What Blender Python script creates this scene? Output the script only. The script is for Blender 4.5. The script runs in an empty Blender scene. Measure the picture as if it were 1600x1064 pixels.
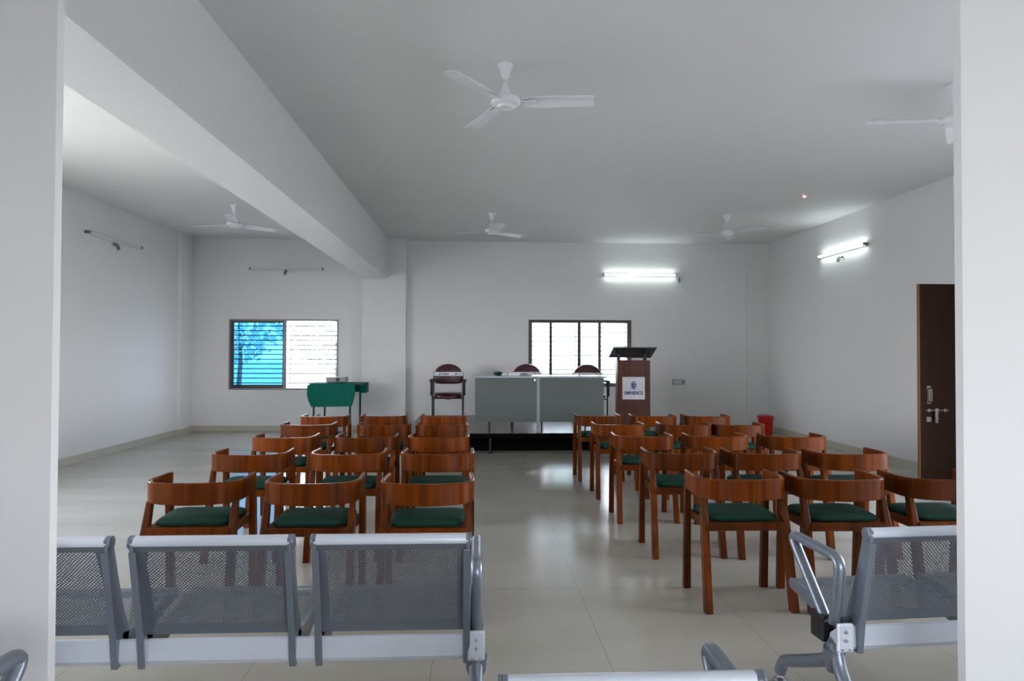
import bpy, bmesh, math, random
from mathutils import Vector, Matrix
random.seed(7)
PI = math.pi
C = bpy.context.scene.collection
scene = bpy.context.scene

# ------------------------------------------------------------------ camera
FPX, HEYE = 1067.0, 1.40
YAW, PITCH, ROLL = math.radians(2.84), math.radians(1.01), math.radians(0.20)
_F = Vector((math.sin(YAW)*math.cos(PITCH), math.cos(YAW)*math.cos(PITCH), math.sin(PITCH)))
_R0 = Vector((math.cos(YAW), -math.sin(YAW), 0)); _U0 = _R0.cross(_F)
_R = _R0*math.cos(ROLL) + _U0*math.sin(ROLL); _U = _R.cross(_F)
EYE = Vector((0, 0, HEYE))
def ray(x, y): return _F + _R*((x-800)/FPX) + _U*((532-y)/FPX)
def onz(x, y, h):
    d = ray(x, y); return EYE + d*((h-HEYE)/d.z)
def ony(x, y, Y):
    d = ray(x, y); return EYE + d*(Y/d.y)
def onx(x, y, X):
    d = ray(x, y); return EYE + d*(X/d.x)
def atd(x, Z, X=None):
    """world X,Y of a point seen in column x at camera depth Z (height about eye level)"""
    v = EYE + (_F + _R*((x-800)/FPX))*Z
    return v.x, v.y

cd = bpy.data.cameras.new('camera'); cam = bpy.data.objects.new('camera', cd); C.objects.link(cam)
cd.sensor_width = 36; cd.lens = 36*FPX/1600; cd.clip_start = 0.05; cd.clip_end = 500
cam.matrix_world = Matrix(((_R.x, _U.x, -_F.x, EYE.x), (_R.y, _U.y, -_F.y, EYE.y), (_R.z, _U.z, -_F.z, EYE.z), (0, 0, 0, 1)))
scene.camera = cam
scene.view_settings.view_transform = 'Standard'; scene.view_settings.look = 'None'
scene.view_settings.gamma = 1; scene.view_settings.use_curve_mapping = False
scene.view_settings.exposure = EXPOSURE = 0.93

# ------------------------------------------------------------------ materials
def srgb(r, g, b):
    f = lambda c: (c/255/12.92 if c/255 <= .04045 else ((c/255+.055)/1.055)**2.4)
    return (f(r), f(g), f(b), 1)
def newmat(name):
    m = bpy.data.materials.new(name); m.use_nodes = True
    return m, m.node_tree.nodes, m.node_tree.links, m.node_tree.nodes['Principled BSDF']
def plain(name, col, rough=.5, metal=0, noise=.04, nscale=30, bump=0, spec=.5, coat=0):
    m, N, L, P = newmat(name)
    P.inputs['Roughness'].default_value = rough; P.inputs['Metallic'].default_value = metal
    P.inputs['Specular IOR Level'].default_value = spec; P.inputs['Coat Weight'].default_value = coat
    tc = N.new('ShaderNodeTexCoord'); nz = N.new('ShaderNodeTexNoise'); nz.inputs['Scale'].default_value = nscale
    L.new(tc.outputs['Object'], nz.inputs['Vector'])
    mx = N.new('ShaderNodeMix'); mx.data_type = 'RGBA'
    mx.inputs['A'].default_value = tuple(c*(1-noise) for c in col[:3])+(1,)
    mx.inputs['B'].default_value = tuple(min(1, c*(1+noise)) for c in col[:3])+(1,)
    L.new(nz.outputs['Fac'], mx.inputs['Factor']); L.new(mx.outputs['Result'], P.inputs['Base Color'])
    if bump:
        b = N.new('ShaderNodeBump'); b.inputs['Strength'].default_value = bump; b.inputs['Distance'].default_value = .01
        L.new(nz.outputs['Fac'], b.inputs['Height']); L.new(b.outputs['Normal'], P.inputs['Normal'])
    return m
def wood(name, dark, light, rough=.3, axis='Z', scale=1., rnd=.35, coat=.3):
    m, N, L, P = newmat(name)
    tc = N.new('ShaderNodeTexCoord'); mp = N.new('ShaderNodeMapping')
    s = {'Z': (26, 26, .9), 'X': (.9, 26, 26)}[axis]
    mp.inputs['Scale'].default_value = tuple(v*scale for v in s)
    oi = N.new('ShaderNodeObjectInfo'); va = N.new('ShaderNodeVectorMath'); va.operation = 'ADD'
    sc = N.new('ShaderNodeVectorMath'); sc.operation = 'SCALE'; sc.inputs[3].default_value = 1
    L.new(oi.outputs['Location'], va.inputs[1]); L.new(tc.outputs['Object'], va.inputs[0])
    L.new(va.outputs[0], mp.inputs['Vector'])
    nz = N.new('ShaderNodeTexNoise'); nz.inputs['Scale'].default_value = 1; nz.inputs['Detail'].default_value = 5; nz.inputs['Distortion'].default_value = .6
    L.new(mp.outputs[0], nz.inputs['Vector'])
    rp = N.new('ShaderNodeValToRGB'); rp.color_ramp.elements[0].position = .2; rp.color_ramp.elements[0].color = dark
    rp.color_ramp.elements[1].position = .82; rp.color_ramp.elements[1].color = light
    L.new(nz.outputs['Fac'], rp.inputs['Fac'])
    hs = N.new('ShaderNodeHueSaturation'); mr = N.new('ShaderNodeMapRange')
    mr.inputs['To Min'].default_value = 1-rnd; mr.inputs['To Max'].default_value = 1+rnd
    L.new(oi.outputs['Random'], mr.inputs['Value']); L.new(mr.outputs[0], hs.inputs['Value'])
    L.new(rp.outputs['Color'], hs.inputs['Color']); L.new(hs.outputs['Color'], P.inputs['Base Color'])
    P.inputs['Roughness'].default_value = rough; P.inputs['Specular IOR Level'].default_value = .16; P.inputs['Coat Weight'].default_value = coat; P.inputs['Coat Roughness'].default_value = .15
    return m
def emit(name, col, s):
    m, N, L, P = newmat(name)
    P.inputs['Base Color'].default_value = (.9, .9, .9, 1); P.inputs['Emission Color'].default_value = col; P.inputs['Emission Strength'].default_value = s
    return m

M = {}
M['wall'] = plain('painted_plaster', (.80, .795, .79, 1), .6, noise=.015, nscale=1.3, spec=.25)
M['ceil'] = plain('ceiling_paint', (.80, .79, .785, 1), .7, noise=.025, nscale=.8, spec=.2)
M['wood'] = wood('polished_teak', srgb(50, 20, 1), srgb(122, 57, 8), .28, rnd=.3, coat=.0)
M['green'] = plain('green_fabric', srgb(26, 60, 48), .85, noise=.25, nscale=90, bump=.2, spec=.2)
M['cloth'] = plain('green_tablecloth', srgb(8, 98, 84), .8, noise=.08, nscale=12, spec=.2)
M['steel'] = plain('silver_powder_coat', srgb(128, 135, 146), .33, metal=.5, noise=.03, nscale=14)
M['beam'] = plain('silver_beam_coat', srgb(222, 228, 238), .3, metal=.3, noise=.03, nscale=9)
M['chrome'] = plain('polished_metal', srgb(190, 192, 195), .2, metal=.9)
M['dullmetal'] = plain('tarnished_metal', srgb(104, 98, 92), .5, metal=.3)
M['matteblack'] = plain('matte_black_board', srgb(12, 12, 12), .95, spec=.05)
M['palegrey'] = plain('pale_grey_plastic', srgb(186, 186, 184), .5)
M['black'] = plain('black_plastic', srgb(18, 18, 20), .45)
M['blackmetal'] = plain('black_metal', srgb(26, 25, 27), .4, metal=.3)
M['maroon'] = plain('maroon_vinyl', srgb(62, 18, 26), .28, noise=.1, nscale=12, bump=.15)
M['fanwhite'] = plain('white_enamel', srgb(236, 236, 240), .35)
M['white'] = plain('white_plastic', srgb(228, 230, 232), .45)
M['greylam'] = plain('grey_laminate', srgb(84, 92, 87), .45, noise=.03, nscale=5)
M['greytop'] = plain('pale_laminate_top', srgb(150, 160, 164), .22, noise=.02)
M['greystrip'] = plain('pale_edge_strip', srgb(140, 150, 146), .4)
M['lectwood'] = wood('walnut_laminate', srgb(70, 36, 24), srgb(104, 56, 38), .4, rnd=0, coat=.1)
M['doorwood'] = wood('dark_door_laminate', srgb(28, 15, 7), srgb(46, 26, 13), .85, scale=.6, rnd=0, coat=0)
M['doorframe'] = wood('door_edge_timber', srgb(120, 80, 50), srgb(150, 105, 70), .5, rnd=0, coat=0)
M['darkglass'] = plain('smoked_acrylic', srgb(58, 60, 66), .18, noise=.02)
M['winframe'] = plain('brown_anodised_aluminium', srgb(72, 68, 68), .4, metal=.4)
M['wingrey'] = plain('grey_aluminium', srgb(128, 128, 130), .4, metal=.4)
M['grille'] = plain('window_grille_steel', srgb(120, 125, 130), .5)
M['red'] = plain('red_plastic', srgb(190, 12, 14), .35)
M['blue'] = plain('blue_ink', srgb(10, 84, 170), .5)
M['darkblue'] = plain('dark_blue_ink', srgb(16, 40, 130), .5)
M['ink'] = plain('black_ink', srgb(20, 20, 24), .6)
M['leaf'] = plain('foliage', (.46, .54, .50, 1), .7, noise=.3, nscale=3)
M['bark'] = plain('bark', (.16, .12, .08, 1), .8, noise=.3)
M['ground'] = plain('outdoor_ground', (.42, .41, .37, 1), .9, noise=.2, nscale=.4)
M['darkground'] = plain('shade_tinted_ground', (.11, .105, .095, 1), .9, noise=.2, nscale=.4)  # shade painted into the colour, cuts bounce from the unseen right-hand ground
M['lit'] = emit('lit_tube', (.88, 1, .98, 1), 10)
M['redled'] = emit('red_indicator', (1, .12, .2, 1), 2.5)

def floor_mat():
    m, N, L, P = newmat('vitrified_tile_floor')
    tc = N.new('ShaderNodeTexCoord'); sp = N.new('ShaderNodeSeparateXYZ'); L.new(tc.outputs['Object'], sp.inputs[0])
    def M2(op, a, b=None):
        n = N.new('ShaderNodeMath'); n.operation = op
        for i, v in ((0, a), (1, b)):
            if v is None: continue
            if hasattr(v, 'links') or hasattr(v, 'node'): L.new(v, n.inputs[i])
            else: n.inputs[i].default_value = v
        return n.outputs[0]
    def line(c, T, off, w):
        f = M2('FRACT', M2('DIVIDE', M2('ADD', c, off), T))
        return M2('LESS_THAN', M2('ABSOLUTE', M2('SUBTRACT', f, .5)), w/T)
    lx = line(sp.outputs['X'], .8, -.2, .0016); ly = line(sp.outputs['Y'], 1.6, -3.26, .0022)
    g = M2('MAXIMUM', lx, ly)
    mp = N.new('ShaderNodeMapping'); mp.inputs['Scale'].default_value = (.35, 1.6, 1); L.new(tc.outputs['Object'], mp.inputs['Vector'])
    nz = N.new('ShaderNodeTexNoise'); nz.inputs['Scale'].default_value = 1.6; nz.inputs['Detail'].default_value = 6
    L.new(mp.outputs[0], nz.inputs['Vector'])
    rp = N.new('ShaderNodeValToRGB'); rp.color_ramp.elements[0].position = .3; rp.color_ramp.elements[0].color = (.37, .345, .295, 1)
    rp.color_ramp.elements[1].position = .75; rp.color_ramp.elements[1].color = (.43, .40, .345, 1)
    L.new(nz.outputs['Fac'], rp.inputs['Fac'])
    mx = N.new('ShaderNodeMix'); mx.data_type = 'RGBA'; mx.inputs['B'].default_value = (.25, .23, .2, 1)
    L.new(g, mx.inputs['Factor']); L.new(rp.outputs['Color'], mx.inputs['A']); L.new(mx.outputs['Result'], P.inputs['Base Color'])
    rr = N.new('ShaderNodeMapRange'); rr.inputs['To Min'].default_value = .16; rr.inputs['To Max'].default_value = .27
    L.new(nz.outputs['Fac'], rr.inputs['Value']); L.new(rr.outputs[0], P.inputs['Roughness'])
    P.inputs['Specular IOR Level'].default_value = .45
    return m
M['floor'] = floor_mat()
M['skirt'] = plain('skirting_tile', (.52, .49, .41, 1), .35, noise=.06, nscale=4)

def stage_mat():
    m, N, L, P = newmat('scuffed_stage_board')
    tc = N.new('ShaderNodeTexCoord'); nz = N.new('ShaderNodeTexNoise'); nz.inputs['Scale'].default_value = 5; nz.inputs['Detail'].default_value = 4
    L.new(tc.outputs['Object'], nz.inputs['Vector'])
    rp = N.new('ShaderNodeValToRGB'); rp.color_ramp.elements[0].color = srgb(70, 56, 52); rp.color_ramp.elements[1].color = srgb(118, 100, 94)
    L.new(nz.outputs['Fac'], rp.inputs['Fac']); L.new(rp.outputs['Color'], P.inputs['Base Color'])
    P.inputs['Roughness'].default_value = .26
    b = N.new('ShaderNodeBump'); b.inputs['Strength'].default_value = .6; b.inputs['Distance'].default_value = .02
    L.new(nz.outputs['Fac'], b.inputs['Height']); L.new(b.outputs['Normal'], P.inputs['Normal'])
    return m
M['stage'] = stage_mat()

def perforated(name, col, axes):
    """sheet with staggered round holes; axes: the two object coordinates running in the sheet"""
    m, N, L, P = newmat(name)
    P.inputs['Base Color'].default_value = col; P.inputs['Metallic'].default_value = .5; P.inputs['Roughness'].default_value = .4
    tc = N.new('ShaderNodeTexCoord'); sp = N.new('ShaderNodeSeparateXYZ'); L.new(tc.outputs['UV'], sp.inputs[0])
    def M2(op, a, b=None):
        n = N.new('ShaderNodeMath'); n.operation = op
        for i, v in ((0, a), (1, b)):
            if v is None: continue
            if isinstance(v, (int, float)): n.inputs[i].default_value = v
            else: L.new(v, n.inputs[i])
        return n.outputs[0]
    u, v = sp.outputs['X'], sp.outputs['Y']        # metres
    PX, PY, RH = .0125, .0125, .00245
    def cell(du, dv):
        a = M2('SUBTRACT', M2('FRACT', M2('ADD', M2('DIVIDE', u, PX), du)), .5)
        b = M2('SUBTRACT', M2('FRACT', M2('ADD', M2('DIVIDE', v, PY), dv)), .5)
        a = M2('MULTIPLY', a, PX); b = M2('MULTIPLY', b, PY)
        return M2('LESS_THAN', M2('ADD', M2('MULTIPLY', a, a), M2('MULTIPLY', b, b)), RH*RH)
    h = M2('MAXIMUM', cell(0, 0), cell(.5, .5))
    # blank margins: |u|<.205, v between .055 and .30
    ins = M2('MULTIPLY', M2('LESS_THAN', M2('ABSOLUTE', u), .222), M2('MULTIPLY', M2('GREATER_THAN', v, .043), M2('LESS_THAN', v, .338)))
    h = M2('MULTIPLY', h, ins)
    tr = N.new('ShaderNodeBsdfTransparent'); ms = N.new('ShaderNodeMixShader')
    L.new(h, ms.inputs[0]); L.new(P.outputs[0], ms.inputs[1]); L.new(tr.outputs[0], ms.inputs[2])
    L.new(ms.outputs[0], N['Material Output'].inputs['Surface'])
    return m
M['perf'] = perforated('perforated_grey_steel', srgb(118, 124, 133), 'XZ')

def glass(name, col):
    m, N, L, P = newmat(name)
    tr = N.new('ShaderNodeBsdfTransparent'); tr.inputs[0].default_value = col
    gl = N.new('ShaderNodeBsdfGlossy'); gl.inputs['Roughness'].default_value = .02
    fr = N.new('ShaderNodeFresnel'); fr.inputs[0].default_value = 1.45
    nz = N.new('ShaderNodeTexNoise'); nz.inputs['Scale'].default_value = 2.5; nz.inputs['Detail'].default_value = 4
    tc = N.new('ShaderNodeTexCoord'); L.new(tc.outputs['Object'], nz.inputs['Vector'])
    mx = N.new('ShaderNodeMix'); mx.data_type = 'RGBA'; mx.inputs['A'].default_value = tuple(c*.93 for c in col[:3])+(1,); mx.inputs['B'].default_value = col
    L.new(nz.outputs['Fac'], mx.inputs['Factor']); L.new(mx.outputs['Result'], tr.inputs[0])
    ms = N.new('ShaderNodeMixShader'); L.new(fr.outputs[0], ms.inputs[0]); L.new(tr.outputs[0], ms.inputs[1]); L.new(gl.outputs[0], ms.inputs[2])
    L.new(ms.outputs[0], N['Material Output'].inputs['Surface'])
    return m
M['blueglass'] = glass('blue_tinted_glass', (.18, .42, .60, 1))
M['clearglass'] = glass('clear_glass', (.90, .97, .98, 1))

# ------------------------------------------------------------------ mesh helpers
def box(bm, x0, x1, y0, y1, z0, z1, mat=None, bev=0):
    vs = [bm.verts.new(Vector(p)) for p in ((x0, y0, z0), (x1, y0, z0), (x1, y1, z0), (x0, y1, z0), (x0, y0, z1), (x1, y0, z1), (x1, y1, z1), (x0, y1, z1))]
    fs = [bm.faces.new([vs[i] for i in q]) for q in ((3, 2, 1, 0), (4, 5, 6, 7), (0, 1, 5, 4), (1, 2, 6, 5), (2, 3, 7, 6), (3, 0, 4, 7))]
    if bev:
        bmesh.ops.bevel(bm, geom=list({e for f in fs for e in f.edges}), offset=bev, segments=2, affect='EDGES', profile=.6)
    if mat is not None:
        for v in vs:
            if v.is_valid: v.co = mat @ v.co
def loft(bm, rings, cap=True, closed=True):
    """rings: list of lists of points, same count"""
    R = [[bm.verts.new(Vector(p)) for p in r] for r in rings]
    n = len(R[0])
    for a, b in zip(R, R[1:]):
        for i in range(n if closed else n-1):
            j = (i+1) % n
            bm.faces.new((a[i], a[j], b[j], b[i]))
    if cap:
        bm.faces.new(R[0][::-1]); bm.faces.new(R[-1])
    return R
def tube(bm, pts, r, n=10, cap=True, flat=1.0):
    """round tube through points; r number or list"""
    pts = [Vector(p) for p in pts]; k = len(pts); rs = r if isinstance(r, (list, tuple)) else [r]*k
    t0 = (pts[1]-pts[0]).normalized()
    up = Vector((1, 0, 0)) if abs(t0.x) < .9 else Vector((0, 0, 1))
    a = t0.cross(up).normalized(); rings = []
    for i, p in enumerate(pts):
        t = (pts[min(i+1, k-1)]-pts[max(i-1, 0)]).normalized()
        a = (a - t*a.dot(t)).normalized(); b = t.cross(a)
        rings.append([p + (a*math.cos(2*PI*j/n)*flat + b*math.sin(2*PI*j/n))*rs[i] for j in range(n)])
    loft(bm, rings, cap)
def lathe(bm, prof, n=24, ctr=(0, 0), cap=True):
    rings = [[(ctr[0]+r*math.cos(2*PI*j/n), ctr[1]+r*math.sin(2*PI*j/n), z) for j in range(n)] for r, z in prof]
    loft(bm, rings, cap)
def beam4(bm, p, q, w0, d0, w1=None, d1=None):
    """tapered rectangular bar from p to q, w along X, d along Y"""
    w1 = w1 or w0; d1 = d1 or d0
    f = lambda c, w, d: [(c[0]-w/2, c[1]-d/2, c[2]), (c[0]+w/2, c[1]-d/2, c[2]), (c[0]+w/2, c[1]+d/2, c[2]), (c[0]-w/2, c[1]+d/2, c[2])]
    loft(bm, [f(p, w0, d0), f(q, w1, d1)])
def smoothpath(pts, rad, seg=6):
    """round the corners of a polyline"""
    pts = [Vector(p) for p in pts]; out = [pts[0]]
    for a, b, c in zip(pts, pts[1:], pts[2:]):
        d1 = (a-b); d2 = (c-b); r = min(rad, d1.length*.49, d2.length*.49)
        s = b + d1.normalized()*r; e = b + d2.normalized()*r
        for i in range(seg+1):
            t = i/seg; out.append(s*(1-t)**2 + b*2*t*(1-t) + e*t*t)
    out.append(pts[-1]); return out
def obj(name, bm, mat, parent=None, smooth=None, bevel=0, loc=None):
    bmesh.ops.recalc_face_normals(bm, faces=bm.faces)
    me = bpy.data.meshes.new(name); bm.to_mesh(me); bm.free()
    o = bpy.data.objects.new(name, me); C.objects.link(o)
    me.materials.append(mat if not isinstance(mat, str) else M[mat])
    if smooth is not None:
        for p in me.polygons: p.use_smooth = True
        me.set_sharp_from_angle(angle=math.radians(smooth))
    if bevel:
        b = o.modifiers.new('bevel', 'BEVEL'); b.width = bevel; b.segments = 2; b.limit_method = 'ANGLE'; b.angle_limit = math.radians(40)
    if parent: o.parent = parent
    if loc is not None: o.location = loc
    return o
def tag(o, label, cat=None, group=None):
    o['label'] = label
    if cat: o['category'] = cat
    if group: o['group'] = group
    return o
def thing(name, label, cat, loc=(0, 0, 0), rz=0, group=None):
    o = bpy.data.objects.new(name, None); C.objects.link(o); o.location = loc; o.rotation_euler = (0, 0, rz)
    o.empty_display_size = .1
    return tag(o, label, cat, group)
def struct(name, bm, mat, parent=None, **k):
    o = obj(name, bm, mat, parent, **k)
    if not parent: o['kind'] = 'structure'
    return o
def dup(root, loc, rz, label, group=None):
    r = root.copy(); C.objects.link(r); r.location = loc; r.rotation_euler = (0, 0, rz); r['label'] = label
    if group: r['group'] = group
    for ch in list(root.children):
        c = ch.copy(); C.objects.link(c); c.parent = r
        for g in ch.children:
            d = g.copy(); C.objects.link(d); d.parent = c
    return r
NB = bmesh.new

# ------------------------------------------------------------------ room
XL, XR, YF, ZC = -5.03, 5.30, 12.30, 3.40
XLOB = -2.35
YN0, YN1 = 2.065, 2.10            # wall with the opening the photo is taken through
b = NB(); box(b, XL-.2, XR+.2, YN0, YF+.2, -.12, 0); box(b, XLOB-.2, XR+.2, -3.4, YN0, -.12, 0); struct('floor', b, 'floor')
b = NB(); box(b, XL-.2, XR+.2, YN0, YF+.2, ZC, ZC+.15); box(b, XLOB-.2, XR+.2, -3.4, YN0, ZC, ZC+.15); struct('ceiling', b, 'ceil')

def wall_with_holes(name, axis, a0, a1, t0, t1, holes, z1=ZC):
    """axis 'X': wall runs along X from a0..a1, thickness t0..t1 in Y; holes (a,b,z0,z1)"""
    b = NB(); holes = sorted(holes); cur = a0
    def bx(p, q, z0, zz):
        if q-p < 1e-4 or zz-z0 < 1e-4: return
        if axis == 'X': box(b, p, q, t0, t1, z0, zz)
        else: box(b, t0, t1, p, q, z0, zz)
    for (p, q, h0, h1) in holes:
        bx(cur, p, 0, z1); bx(p, q, 0, h0); bx(p, q, h1, z1); cur = q
    bx(cur, a1, 0, z1)
    return struct(name, b, 'wall')

# windows on the far wall, from the photograph
w1a, w1b = ony(358.5, 498.5, YF), ony(528, 609, YF)
w2a, w2b = ony(826, 499.5, YF), ony(986, 604, YF)
W1 = (w1a.x, w1b.x, w1b.z, w1a.z); W2 = (w2a.x, w2b.x, w2b.z, w2a.z)
wall_with_holes('wall_far', 'X', XL-.2, XR+.2, YF, YF+.2, [W1, W2])
LW = [(2.4, 4.2, .8, 2.45), (4.8, 6.7, .8, 2.45)]
RW = [(2.3, 5.8, .3, 2.45)]
DOOR_Y = 6.95
wall_with_holes('wall_left', 'Y', YN1, YF, XL-.2, XL, LW)
wall_with_holes('wall_right', 'Y', YN1, YF, XR, XR+.2, RW + [(DOOR_Y-.90, DOOR_Y-.02, 0, 2.14)])
NW0 = []
JL, JR = ony(93.5, 532, YN1).x, ony(1492.5, 532, YN1).x
wall_with_holes('wall_near', 'X', XL-.2, XR+.2, YN0, YN1, NW0+[(JL, JR, 0, ZC)])
BW = [(.4, 3.8, .9, 2.5)]
NW = NW0
wall_with_holes('wall_rear', 'X', XLOB-.2, XR+.2, -3.4, -3.2, BW)
wall_with_holes('wall_lobby_left', 'Y', -3.2, YN0, XLOB-.2, XLOB, [])
wall_with_holes('wall_lobby_right', 'Y', -3.2, YN0, XR, XR+.2, [])
# beam, pillar, columns
BXR = -1.60; BXL = -2.02; BZ = 2.70; PY = YF-.22
b = NB(); box(b, BXL, BXR, YN1, PY, BZ, ZC); struct('trim_1', b, 'wall')
px0, px1 = ony(565, 500, PY).x, ony(634, 500, PY).x
b = NB(); box(b, px0, px1, PY, YF, 0, ZC); struct('trim_2', b, 'wall')
b = NB(); box(b, XL, XL+.06, YF-.62, YF-.22, 0, ZC); struct('trim_3', b, 'wall')
b = NB(); box(b, ony(1168, 500, YF-.07).x, XR, YF-.07, YF, 0, ZC); struct('trim_4', b, 'wall')
b = NB(); box(b, XR-.02, XR, 4.0, YF-.07, ZC-.02, ZC); b.free()
# skirting
SH, ST = .095, .012
b = NB(); box(b, XL, px0, YF-ST, YF, 0, SH); box(b, px1, ony(1168, 500, YF).x, YF-ST, YF, 0, SH)
box(b, px0-ST, px0, PY, YF-ST, 0, SH); box(b, px0-ST, px1+ST, PY-ST, PY, 0, SH); box(b, px1, px1+ST, PY, YF-ST, 0, SH)
box(b, ony(1168, 500, YF-.07).x, XR-ST, YF-.07-ST, YF-.07, 0, SH)
struct('baseboard_far', b, 'skirt')
b = NB(); box(b, XL, XL+ST, YN1, YF-.62, 0, SH); box(b, XL, XL+.06+ST, YF-.62-ST, YF-.62, 0, SH)
box(b, XL+.06, XL+.06+ST, YF-.62, YF-.22, 0, SH); box(b, XL, XL+ST, YF-.22, YF-ST, 0, SH); struct('baseboard_left', b, 'skirt')
b = NB(); box(b, XR-ST, XR, YN1, DOOR_Y-.92, 0, SH); box(b, XR-ST, XR, DOOR_Y, YF-.07, 0, SH); struct('baseboard_right', b, 'skirt')
# door frame in the right wall
b = NB(); box(b, XR-.02, XR+.1, DOOR_Y-.02, DOOR_Y+.05, 0, 2.2); box(b, XR-.02, XR+.1, DOOR_Y-.97, DOOR_Y-.90, 0, 2.2); box(b, XR-.02, XR+.1, DOOR_Y-.90, DOOR_Y-.02, 2.14, 2.2)
struct('trim_5', b, 'doorframe')
b = NB(); y0, y1 = DOOR_Y-1.3, DOOR_Y+.4
box(b, XR+.21, XR+1.6, y0-.1, y0, 0, 2.5); box(b, XR+.21, XR+1.6, y1, y1+.1, 0, 2.5); box(b, XR+1.6, XR+1.7, y0-.1, y1+.1, 0, 2.5)
box(b, XR+.21, XR+1.7, y0-.1, y1+.1, 2.5, 2.6); box(b, XR+.21, XR+1.7, y0-.1, y1+.1, -.1, 0)
struct('wall_light_block', b, 'wall')  # unseen box added behind the doorway to keep daylight out
# the open door leaf, standing square to the wall
dl = ony(1433, 444, DOOR_Y)
root = thing('door_1', 'dark brown laminate door leaf standing open at right wall', 'door', (XR-.03, DOOR_Y, 0)); root['kind'] = 'structure'
LWd = XR-.03-dl.x
b = NB(); box(b, -LWd, 0, -.035, 0, .012, dl.z); obj('door_panel', b, 'doorwood', root)
b = NB(); box(b, -LWd-.006, -LWd, -.036, .001, .012, dl.z); tag(obj('door_edge', b, 'doorframe', root), 'pale timber door edge')
def dpt(x, y):
    p = ony(x, y, DOOR_Y-.035); return p.x-root.location.x, p.z
b = NB(); hx, hz = dpt(1451, 604)[0], 0; z0 = dpt(1451, 631)[1]; z1 = dpt(1451, 603)[1]
box(b, hx-.02, hx+.02, -.041, -.036, z0, z1, bev=.002)
tube(b, smoothpath([(hx, -.038, z0+.02), (hx, -.08, z0+.03), (hx, -.08, z1-.03), (hx, -.038, z1-.02)], .02), .009, 8)
obj('door_handle', b, 'dullmetal', root, smooth=40)
b = NB(); bz = dpt(1460, 641)[1]; bx0, bx1 = dpt(1445, 640)[0], dpt(1480, 640)[0]
tube(b, [(bx0, -.055, bz), (bx1, -.055, bz)], .007, 10)
for xx in (bx0+.03, (bx0+bx1)/2, bx1-.04): box(b, xx-.012, xx+.012, -.064, -.036, bz-.016, bz+.016, bev=.002)
xx = dpt(1461, 640)[0]; box(b, xx-.016, xx+.016, -.066, -.05, bz-.13, bz+.02, bev=.003)
obj('bolt', b, 'dullmetal', root, smooth=40)
b = NB(); xx = dpt(1451, 640)[0]; box(b, xx-.03, xx+.02, -.05, -.036, bz-.12, bz-.07, bev=.003); obj('lock', b, 'dullmetal', root)

# ------------------------------------------------------------------ windows
def ring(b, x0, x1, z0, z1, y0, y1, w, wt=None, wb=None, wr=None):
    wt = wt or w; wb = wb or w; wr = wr or w
    box(b, x0, x0+w, y0, y1, z0, z1); box(b, x1-wr, x1, y0, y1, z0, z1)
    box(b, x0+w, x1-wr, y0, y1, z1-wt, z1); box(b, x0+w, x1-wr, y0, y1, z0, z0+wb)
def grille(b, x0, x1, z0, z1, n, y):
    for i in range(1, n):
        z = z0+(z1-z0)*i/n; box(b, x0, x1, y-.005, y+.005, z-.009, z+.009)
X0, X1, Z0, Z1 = W1
b = NB(); ring(b, X0, X1, Z0, Z1, YF-.015, YF+.09, .028); r1 = struct('window_1', b, 'wingrey')
mx = ony(443, 550, YF).x
b = NB(); ring(b, X0+.028, mx, Z0+.028, Z1-.028, YF+.005, YF+.035, .05, wt=.035, wb=.06, wr=.02); obj('sash_frame', b, 'winframe', r1)
b = NB(); box(b, mx-.005, mx+.05, YF-.005, YF+.05, Z0+.028, Z1-.028); obj('mullion', b, 'wingrey', r1)
b = NB(); box(b, X0+.078, mx-.02, YF+.018, YF+.022, Z0+.088, Z1-.063); tag(obj('glass_pane', b, 'blueglass', r1), 'blue tinted sliding glass pane')
b = NB(); grille(b, X0+.03, X1-.03, Z0+.03, Z1-.03, 14, YF+.12)
for xx in (X0+.13, mx-.03, mx+.09, X1-.07): box(b, xx-.005, xx+.005, YF+.115, YF+.125, Z0, Z1)
obj('grille', b, 'grille', r1)
X0, X1, Z0, Z1 = W2
b = NB(); ring(b, X0, X1, Z0, Z1, YF-.015, YF+.09, .065, wt=.055, wb=.065, wr=.075); r2 = struct('window_2', b, 'winframe')
mm = [ony(x, 550, YF).x for x in (860.5, 905, 937)]
for x in mm:
    b = NB(); box(b, x-.026, x+.026, YF, YF+.05, Z0+.06, Z1-.05); obj('mullion', b, 'winframe', r2)
b = NB(); box(b, mm[0]+.018, mm[2]-.018, YF+.018, YF+.022, Z0+.06, Z1-.05)
obj('glass_pane', b, 'clearglass', r2)
b = NB(); grille(b, X0+.05, X1-.05, Z0+.05, Z1-.05, 13, YF+.12)
for xx in (X0+.09, mm[1]-.05, mm[1]+.04, X1-.09): box(b, xx-.005, xx+.005, YF+.115, YF+.125, Z0, Z1)
obj('grille', b, 'grille', r2)

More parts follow.
